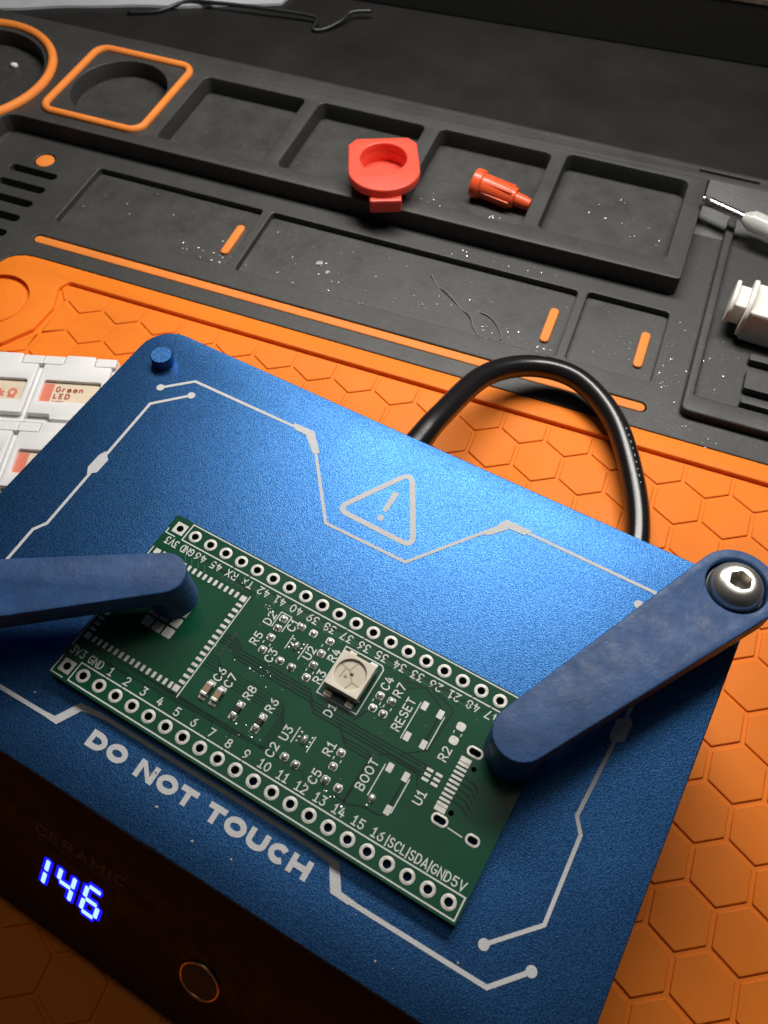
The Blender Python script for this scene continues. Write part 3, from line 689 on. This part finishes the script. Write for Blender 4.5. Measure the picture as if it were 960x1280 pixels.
# traces and vias under the mask (too fine to count)
V = []; F = []; rz = random.Random(3)
def tr(pts, w=.16): ribbon(V, F, pts, w*1.25, .002, 'round')
for i in range(4):
    y = 12.55-.42*i; tr([(14.4, y+.9), (16.2, y+.9), (17.4, y), (27.6+.3*i, y), (28.6+.3*i, y-1), (37+.2*i, y-1), (44.6, y-1.05 if i > 1 else y-.9)], .15)
for i in range(5): y = 10.3-.42*i; tr([(14.4, y), (15.6+.3*i, y), (16.4+.3*i, y-.7), (25.6+.25*i, y-.7), (26.3+.25*i, y-1.4), (26.3+.25*i, 3.5+.1*i)], .09)
for i in range(2, 14):
    px = i*2.54; qx = 12.55-.855*(14-i); mid = 3.15+.0*i
    tr([(px, .9), (px, 1.6), (px-.5, 2.62+.1*(i-2)), (max(qx+.4, px-6), 2.72+.1*(i-2)), (qx, 3.9), (qx, 4.3)], .075)
for i in range(2, 20):
    px = i*2.54; qx = 12.45-.855*(i % 14)*.6
    if i > 6: tr([(px, 22.2), (px-.5, 21.7), (px-1.2, 21.25-.03*i), (max(14.8, px-5.2), 21.2-.035*i), (max(14.4, px-6.2), 20.2-.03*i)], .085)
    else: tr([(px, 22.1), (px-.5, 21.4), (px-.9, 20.8), (qx+3, 19.9), (qx+3, 19.0)], .13)
for i in range(3): tr([(33+.4*i, 10.6-.4*i), (34.2+.4*i, 9.6-.4*i), (37.6+.4*i, 9.6-.4*i), (38.2, 9.2-.3*i), (38.0+.1*i, 3.2)], .14)
tr([(34.2, 12), (37.5, 19.5), (39.8, 19.8), (41.6, 19.0), (42.8, 18.4)], .16); tr([(37.8, 18.6), (40.2, 20.2), (44, 19.0), (43.6, 13.2), (41.2, 11.4)], .14)
tr([(42.87, 8.6), (42.9, 5.5)], .2); tr([(42.82, 17.2), (42.82, 14.0)], .2); tr([(38.9, 9.9), (40.0, 10.6), (43.8, 10.4), (44.4, 9.0)], .14); tr([(36.8, 3.4), (38.6, 3.2), (40.2, 3.9), (42.4, 4.0), (42.9, 4.6)], .15)
for i in range(5): tr([(48.8, 9.6+.75*i), (50.2, 9.4+.75*i), (50.9, 8.9+.7*i)], .13)
link('masked_traces', flatmesh(V, F), M_TRACE, pcb)['kind'] = 'stuff'
V = []; F = []
for i in range(5, 18):
    px = i*2.54
    for k in range(3 if i < 13 else 2): y = 19.95+.33*k+.02*i; ribbon(V, F, [(px+.55-.1*k, y), (px+1.9+.1*k, y-.12), (px+2.35, y-.5)], .075, .004, 'round')
for i in range(4): ribbon(V, F, [(3.1+1.05*i, 19.9), (3.6+1.05*i, 19.3), (3.6+1.05*i, 19.0)], .1, .004, 'round')
link('sheen_traces', flatmesh(V, F), M_TRACE2, pcb)['kind'] = 'stuff'
V = []; F = []
vs = [(15.4+.02*i, 10.9+.62*i) for i in range(6)]+[(9.3+.8*i, 19.7) for i in range(5)]+[(50.8+.35*(i % 3), 8.4+.6*i) for i in range(9)]+[(17.4, 16.6), (17.6, 17.4), (33, 11.9), (37.8, 12.2), (38.4, 9.5), (38.0, 3.0), (43.9, 11.2), (46.8, 19.4), (51.2, 17.3), (41.9, 15.7), (44.6, 6.2), (29.2, 10.6), (25.2, 11.6), (20.6, 10.5), (16.4, 11.9)]
for x, y in vs:
    for j, (r_, zz) in enumerate(((.2, .009), (.1, .022))):
        poly(V, F, circ(x+rz.uniform(-.08, .08)*(j == 0), y, r_, 10), zz)
link('vias', flatmesh(V, F), M_VIA, pcb)['kind'] = 'stuff'
def specks(name, pts, mt, smin, smax, parent=None, seed=1):
    r_ = random.Random(seed); bm = bmesh.new()
    for p in pts:
        s = r_.uniform(smin, smax)*(1.7 if r_.random() < .12 else 1)
        mx = Matrix.Translation(p)@Matrix.Rotation(r_.random()*6, 4, 'Z')@Matrix.Diagonal((s*r_.uniform(.6, 1.5), s, s*.6, 1))
        bmesh.ops.create_icosphere(bm, subdivisions=1, radius=.5, matrix=mx)
    return link(name, from_bm(bm), mt, parent)
pp = []
for i in range(75):
    cx, cy, sx, sy = rz.choice([(23, 16.3, 3.6, 3), (36, 4.6, 2.6, 1.2), (21.5, 11.5, 4, 1.6), (36, 15, 1.8, 1.6), (17.5, 18.8, 1, .7), (23, 4, 3, 1.2), (35, 3.1, 3, .5)])
    pp.append((rz.gauss(cx, sx*.5), rz.gauss(cy, sy*.5), .05))
specks('solder_specks', pp, M_SPECK, .08, .2, pcb, 4)['kind'] = 'stuff'

# ------------------------------------------------------------------ clamp arms
def arm(pivot, tip, rt, rh, label, grp, zb=0.0):
    root = thing('clamp_arm', (pivot[0], pivot[1], -1.6), label, 'clamp arm')
    P = Vector(pivot); T = Vector(tip); a = math.atan2((P-T).y, (P-T).x); L_ = (P-T).length; off = math.asin((rh-rt)/L_)
    out = []
    for j in range(13): t = a+PI/2+off+(PI-2*off)*j/12; out.append((T.x+rt*math.cos(t), T.y+rt*math.sin(t)))
    for j in range(19): t = a-PI/2-off+(PI+2*off)*j/18; out.append((P.x+rh*math.cos(t), P.y+rh*math.sin(t)))
    hole = circ(P.x, P.y, 3.75, 36)
    low = prism([out], 3.9, 5.4, .12, 1); up_ = prism([out, hole], 5.2, 7.0, .22, 2)
    link('lever', join([low, up_]), M_ARM, root, smooth=35)
    link('foot', xf(lathe([(rt*1.06, zb), (rt*1.05, zb+.3), (rt*.99, 4.2)], 32), lambda x, y, z: Vector((T.x+x, T.y+y, z))), M_ARM, root, smooth=35)
    link('spacer', xf(lathe([(2.9, -1.6), (2.9, 4.1)], 28), lambda x, y, z: Vector((P.x+x, P.y+y, z))), M_WASH, root, smooth=35)
    link('washer', xf(lathe([(3.6, 5.42), (3.6, 5.95), (3.4, 6.1), (2.2, 6.1)], 36), lambda x, y, z: Vector((P.x+x, P.y+y, z))), M_WASH, root, smooth=35)
    # button-head screw with hex socket
    n = 36; v = []; f = []
    pr = [(3.2, 5.9), (3.3, 6.15), (3.3, 6.5), (3.2, 7.0), (2.95, 7.5), (2.5, 7.98), (2.05, 8.25), (1.72, 8.35)]
    for r_, z in pr:
        for i in range(n): v.append((P.x+r_*math.cos(2*PI*i/n), P.y+r_*math.sin(2*PI*i/n), z))
    for z, kk in ((8.33, 1.0), (6.7, .98), (6.6, .0)):
        for i in range(n):
            t = 2*PI*i/n; tt = (t+.35) % (PI/3)-PI/6; rr = 1.28*kk*math.cos(PI/6)/math.cos(tt)*1.12; v.append((P.x+rr*math.cos(t), P.y+rr*math.sin(t), z))
    for j in range(len(pr)+2):
        for i in range(n): q = (i+1) % n; f.append((j*n+i, j*n+q, (j+1)*n+q, (j+1)*n+i))
    link('screw', pyd(v, f), M_STEEL, root, smooth=40)
    return root
arm((67.1, 47.7), (52.35, 18.1), 3.3, 5.1, 'blue clamp arm pressing down the board end marked 5V and RESET', None)
arm((-22.2, -6.2), (5.75, 14.2), 2.85, 4.9, 'blue clamp arm pressing down the board end with the square pad grid', None)

# ------------------------------------------------------------------ white component boxes
TB = math.radians(25.5)
def bx(u, v, z): return Vector((-50+u*math.cos(TB)-v*math.sin(TB), 48+u*math.sin(TB)+v*math.cos(TB), z))
BW, BD = 13.5, 15.35
def cbox(i, j, label, txt, red):
    u0 = -3.95+BW*i; v1 = 1.0-BD*j; u1 = u0+BW; v0 = v1-BD; zt = -18.0
    root = thing('component_box', tuple(bx((u0+u1)/2, (v0+v1)/2, ZB-.45)), label, 'box', 'white component boxes')
    link('case', xf(prism([rrect(u0+.05, v0+.4, u1-.05, v1-.02, .3)], ZB-.45, zt-1.05, .12), bx), M_BOX, root)
    wx0, wx1, wy0, wy1 = u0+1.55, u1-1.5, v1-10.9, v1-6.1
    lid = link('lid', xf(prism([rounded([(u0+.55, v0+1.6), (u0+4.6, v0+1.6), (u0+4.9, v0+.5), (u1-4.9, v0+.5), (u1-4.6, v0+1.6), (u1-.55, v0+1.6), (u1-.55, v1-2.4), (u1-4.0, v1-2.4), (u1-4.0, v1-.1), (u0+4.0, v1-.1), (u0+4.0, v1-2.4), (u0+.55, v1-2.4)], .35, 3),
               rrect(wx0, wy0, wx1, wy1, .5)], zt-1.15, zt, .16, 2), bx), M_BOX, root, smooth=35)
    for s0, s1 in ((u0-.0, u0+3.85), (u1-3.85, u1+.0)):
        link('hinge_tab', xf(prism([rrect(s0+.08, v1-2.2, s1-.08, v1-.3, .2)], zt-1.15, zt-.15, .12), bx), M_BOX, root)
    if txt is not None:
        lab = link('label', xf(prism([rrect(wx0-.2, wy0-.2, wx1+.2, wy1+.2, .2)], zt-1.1, zt-.62), bx), M_LABEL, root)
        zl = zt-.6
        if red: link('label_bar', xf(sheet([[(wx0+.05, wy0+.1), (wx0+1.95, wy0+.1), (wx0+1.95, wy1-.4), (wx0+.05, wy1-.4)]], zl), bx), M_LRED, lab)
        for t, x, y, h, s in txt:
            link('label_text', text_mesh(t, wx0+x, wy1+y, h, s, 0, zl+.01, align='l', gap=.3, fn=bx, cap='butt'), M_LTXT if h < 1.7 else M_LRED, lab)
    return root
cbox(0, 0, 'white component box with label reading Green LED beside the hot plate', [('Green', 2.35, -1.55, 1.35, .3), ('LED', 2.35, -3.1, 1.3, .3), ('oneon', 2.4, -4.25, .55, .12)], True)
cbox(-1, 0, 'white component box with label ending in a red ohm sign', [(('k', 'ohm'), 5.7, -2.9, 2.2, .5)], True)
cbox(0, 1, 'white component box with salmon label half hidden under the plate edge', [], True)
cbox(-1, 1, 'white component box touching both the ohm box and the salmon label box', None, False)

# ------------------------------------------------------------------ loose things on the mat
A_R = Vector((.843, .538)); A_U = Vector((-.538, .843)); CF = Vector((-29.0, 127.4)); KF = .93
def fl(x, y, z): q = CF+A_R*x*KF+A_U*y*KF; return Vector((q.x, q.y, z))
flg = thing('red_flange', tuple(fl(0, 0, ZT)), 'flat red plastic flange with round hole and front tab in a mat tray', 'flange')
oline = [(-6.2, 8.3), (-8.2, 6.0), (-8.4, -2.5)]+[(8.55*math.sin(math.radians(t)), -3.0-8.2*math.cos(math.radians(t))) for t in range(-78, 79, 12)]+[(8.4, -2.5), (8.2, 6.0), (6.2, 8.3)]
link('plate', xf(prism([oline, circ(0, .8, 5.5, 40)], -20.6, -18.4, .45, 3), fl), M_RED, flg, smooth=18)
link('socket', xf(prism([circ(0, .8, 6.4, 40), circ(0, .8, 5.48, 40)], ZT+.05, -20.4, .05), fl), M_RED, flg, smooth=18)
link('socket_floor', xf(prism([circ(0, .8, 5.7, 40)], ZT+.05, ZT+.6), fl), M_RED, flg)
link('tab', xf(box(-3.7, -12.2, ZT+.05, 3.7, -6.0, -20.3, .4), fl), M_RED, flg)
tp = thing('red_nozzle', tuple(mat_uv(4, 53, ZB+.25)), 'small red plastic nozzle tip lying in a mat tray', 'nozzle')
A = mat_uv(-3.0, 54.2, ZB+3.45); B_ = mat_uv(10.9, 52.3, ZB+2.5); fn = axis_fn(A, B_)
link('collar', xf(lathe([(2.3, 0), (3.0, .1), (3.2, .3), (3.2, 2.0), (2.9, 2.3)], 28), fn), M_RED2, tp, smooth=35)
link('hub', xf(lathe([(2.75, 2.2), (2.7, 2.5), (2.3, 10.0), (2.2, 10.3), (1.7, 10.4)], 28), fn), M_RED2, tp, smooth=35)
for i in range(6):
    t = 2*PI*i/6; link('rib', xf(box(2.0, -.3, 2.6, 2.68, .3, 9.6, .1), lambda x, y, z, t=t: fn(x*math.cos(t)-y*math.sin(t), x*math.sin(t)+y*math.cos(t), z)), M_RED2, tp)
link('tip', xf(lathe([(1.55, 10.2), (1.4, 12.6), (1.1, 13.9), (.7, 14.1)], 24), fn), M_RED2, tp, smooth=35)
# white flanged holder at the right
wh = thing('white_holder', tuple(mat_uv(66, 33, ZB)), 'white plastic holder with two rounded end flanges lying in the tool tray', 'holder')
def wf(a, b, z): q = mat_uv(56.4, 34.6, 0); t = math.radians(5.5); return Vector((q.x+a*math.cos(t)-b*math.sin(t), q.y+a*math.sin(t)+b*math.cos(t), z))
def flange(a0, a1, hw, z0, z1, r): return xf(prism([rrect(-hw, z0, hw, z1, r, 8)], a0, a1, .2, 2), lambda x, y, z: wf(z, x, y))
link('flange', flange(0, .8, 4.4, ZB+1.9, ZB+9.1, 3.4), M_WHITE, wh, smooth=40)
link('neck', xf(box(.6, -3.0, ZB+2.8, 3.3, 3.0, ZB+7.6, .4), wf), M_WHITE, wh)
link('flange', flange(3.1, 4.0, 5.4, ZB+.05, ZB+9.9, 4.2), M_WHITE, wh, smooth=40)
link('barrel', xf(box(3.8, -4.4, ZB+.5, 46, 4.4, ZB+8.0, .5), wf), M_WHITE, wh)
# bright metal probe with clear sleeve
pr_ = thing('metal_probe', tuple(mat_uv(54, 62, ZB)), 'shiny metal probe with cloudy clear sleeve lying across the tool tray', 'probe')
A = mat_uv(45.9, 62.6, ZB+6.2); B_ = mat_uv(92, 52.5, ZB+3.2); fn = axis_fn(A, B_)
link('rod', xf(lathe([(.6, 0), (1.0, .15), (1.1, .9), (1.0, 3), (.95, 9.6), (1.1, 10.5)], 20), fn), M_CHROME, pr_, smooth=40)
link('sleeve', xf(lathe([(.8, 9.2), (1.5, 10.2), (2.15, 11.4), (2.2, 46)], 24), fn), M_CLEAR, pr_, smooth=40)
link('nut', xf(lathe([(.95, .3), (1.2, .5), (1.15, 1.6), (.9, 1.8)], 9), fn), M_CHROME, pr_)
# fibre, wire, bag
def mp(px): return px
th_pts = [(-8.5, 24.6), (-4.2, 26.5), (-1.5, 24.8), (1.5, 22.8), (4.6, 21.2), (7.6, 19.0), (8.6, 16.6), (9.8, 14.4)]
fb = thing('fibre_strand', tuple(mat_uv(3, 20, ZB-1.5)), 'thin grey wire clipping lying in the long shallow mat tray', 'wire')
link('strand', xf(tube(spline([(u, v_, ZB-1.28+.25*math.sin(u)) for u, v_ in ((-3.6, 27.6), (-1.2, 25.2), (1.6, 23.4), (5.4, 20.6), (8.0, 18.8), (9.4, 16.4), (11.2, 14.6))]), .13, 6), mat_uv), M_THREAD, fb, smooth=True)
link('strand', xf(tube(spline([(u, v_, ZB-1.25) for u, v_ in ((9.6, 20.8), (11.4, 20.4), (13.6, 18.8), (15.4, 16.2), (15.7, 14.9))]), .12, 6), mat_uv), M_THREAD, fb, smooth=True)
wz = -30.8
wpt = [(-134, 163.5, wz-.5), (-127, 168.5, wz-.5), (-122, 175.5, wz+.3), (-113, 178.5, wz+.8), (-99.5, 182.5, wz+1), (-88, 186.0, wz+.8), (-84.6, 186.0, wz+.4), (-83.8, 182.6, wz-.5), (-81.2, 184.2, wz-.5), (-78.6, 189.0, wz+.2), (-77.6, 193.0, wz+1), (-73.0, 196.5, wz+1)]
tag(link('black_wire', tube(spline(wpt), .55, 8), M_WIRE, smooth=True), 'kinked black wire offcut lying on the desk behind the mat', 'wire')
# crumpled bag
def bag():
    r_ = random.Random(5); nx, ny = 44, 16; top = []; v = []; f = []
    for j in range(ny):
        for i in range(nx):
            x = i/(nx-1); y = j/(ny-1)
            X = -200+101*x; Y = 146.0+(X+170)*.604+y*70; e = min(1, 4*min(y, 1-y)+.05)*min(1, 6*min(x, 1-x)+.05)
            Z = -31.2+e*(2.2+1.3*math.sin(11*x+3*y)+1.2*math.sin(23*y+7*x)+r_.uniform(-.5, .5))
            v.append((X, Y+.5*math.sin(14*x)+.3*math.sin(31*x), Z))
    n = len(v)
    for (x, y, z) in v[:n]: v.append((x, y, -31.9+.2*(z+31.9)*.2))
    for j in range(ny-1):
        for i in range(nx-1):
            a = j*nx+i; f.append((a, a+1, a+nx+1, a+nx)); f.append((n+a, n+a+nx, n+a+nx+1, n+a+1))
    for i in range(nx-1): f.append((i, n+i, n+i+1, i+1)); a = (ny-1)*nx+i; f.append((a, a+1, n+a+1, n+a))
    for j in range(ny-1): a = j*nx; f.append((a, a+nx, n+a+nx, n+a)); a = j*nx+nx-1; f.append((a, n+a, n+a+nx, a+nx))
    return pyd(v, f)
tag(link('plastic_bag', bag(), M_BAG, smooth=50), 'crumpled milky plastic bag lying on the desk behind the mat', 'bag')
# solder splashes on the mat
pp = []; rz = random.Random(11)
def drop(u, v_, z): pp.append(mat_uv(u, v_, z+.12))
for i in range(260):
    cu_, cv, su, sv, zz = rz.choice([(3, 21, 10, 4, ZB-1.5), (14, 17, 5, 3, ZB-1.5), (24, 15, 3, 1.2, ZB-1.5), (47, 17, 3, 5, ZB), (49, 20, 2, 6, ZB), (-25, 18, 12, 4, ZB-1.5), (-52, 17, 5, 2.5, ZB-1.5), (40, 23, 3, 4, ZB-1.5), (55, 3.5, 7, 1.2, ZB), (-14, 47, 5, 3, ZB+.25), (4, 47, 4, 2.5, ZB+.25), (58, 20, 3, 6, ZB), (0, 35, 20, .8, ZB), (30, 57, 6, 5, ZB+.25)])
    u = rz.gauss(cu_, su*.8); v_ = rz.gauss(cv, sv*.8)
    if zz == ZB-1.5 and not (-87 < u < 46 and 13.5 < v_ < 32.3 and not 26.8 < u < 29.8 and not -45.8 < u < -42.8): continue
    if zz == ZB and not ((u > 46.8 and u < 52.4) or (54.8 < u < 62.6 and v_ > 12) or v_ < 5 or 33.5 < v_ < 37.5): continue
    drop(u, v_, zz)
tag(specks('solder_splashes', pp, M_SPECK, .08, .30, None, 9), 'tiny bright solder splashes scattered over the black mat trays', 'solder', kind='stuff')
pp = []
for i in range(60):
    u = rz.uniform(-86, 45); v_ = rz.uniform(14, 32)
    if not 26.8 < u < 29.8 and not -45.8 < u < -42.8: pp.append(mat_uv(u, v_, ZB-1.45))
for i in range(14): pp.append(Vector((rz.uniform(-20, 68), rz.uniform(-9, -4), -1.55)))
tag(specks('dust_flecks', pp, M_DUST, .1, .4, None, 12), 'pale dust flecks on the black tray floors and plate', 'dust', kind='stuff')

# pale flakes
for (u, v_, a, w, h) in ((-27.5, 22.6, .4, 1.5, 1.1), (-24.8, 20.6, 1.1, 1.0, .8)):
    def ff(x, y, z, u=u, v_=v_, a=a): return mat_uv(u+x*math.cos(a)-y*math.sin(a), v_+x*math.sin(a)+y*math.cos(a), z)
    tag(link('flake', xf(prism([rounded([(-w/2, -h/2), (w/2, -h*.35), (w*.45, h/2), (-w*.3, h*.45), (-w*.5, h*.1)], .1, 2)], ZB-1.48, ZB-1.28, .04), ff), M_DUST), ('larger' if w > 1.2 else 'smaller')+' of two pale grey flakes on the long shallow tray floor', 'flake', 'flakes in the long tray')
tag(link('crumb', xf(lathe([(.5, 0), (.8, .3), (.7, .8), (.25, 1.1)], 7), lambda x, y, z: mat_uv(-129.6+x*1.4, 60.5+y, ZB+.25+z)), M_WHITE), 'small white crumb inside the orange ring pocket', 'crumb')
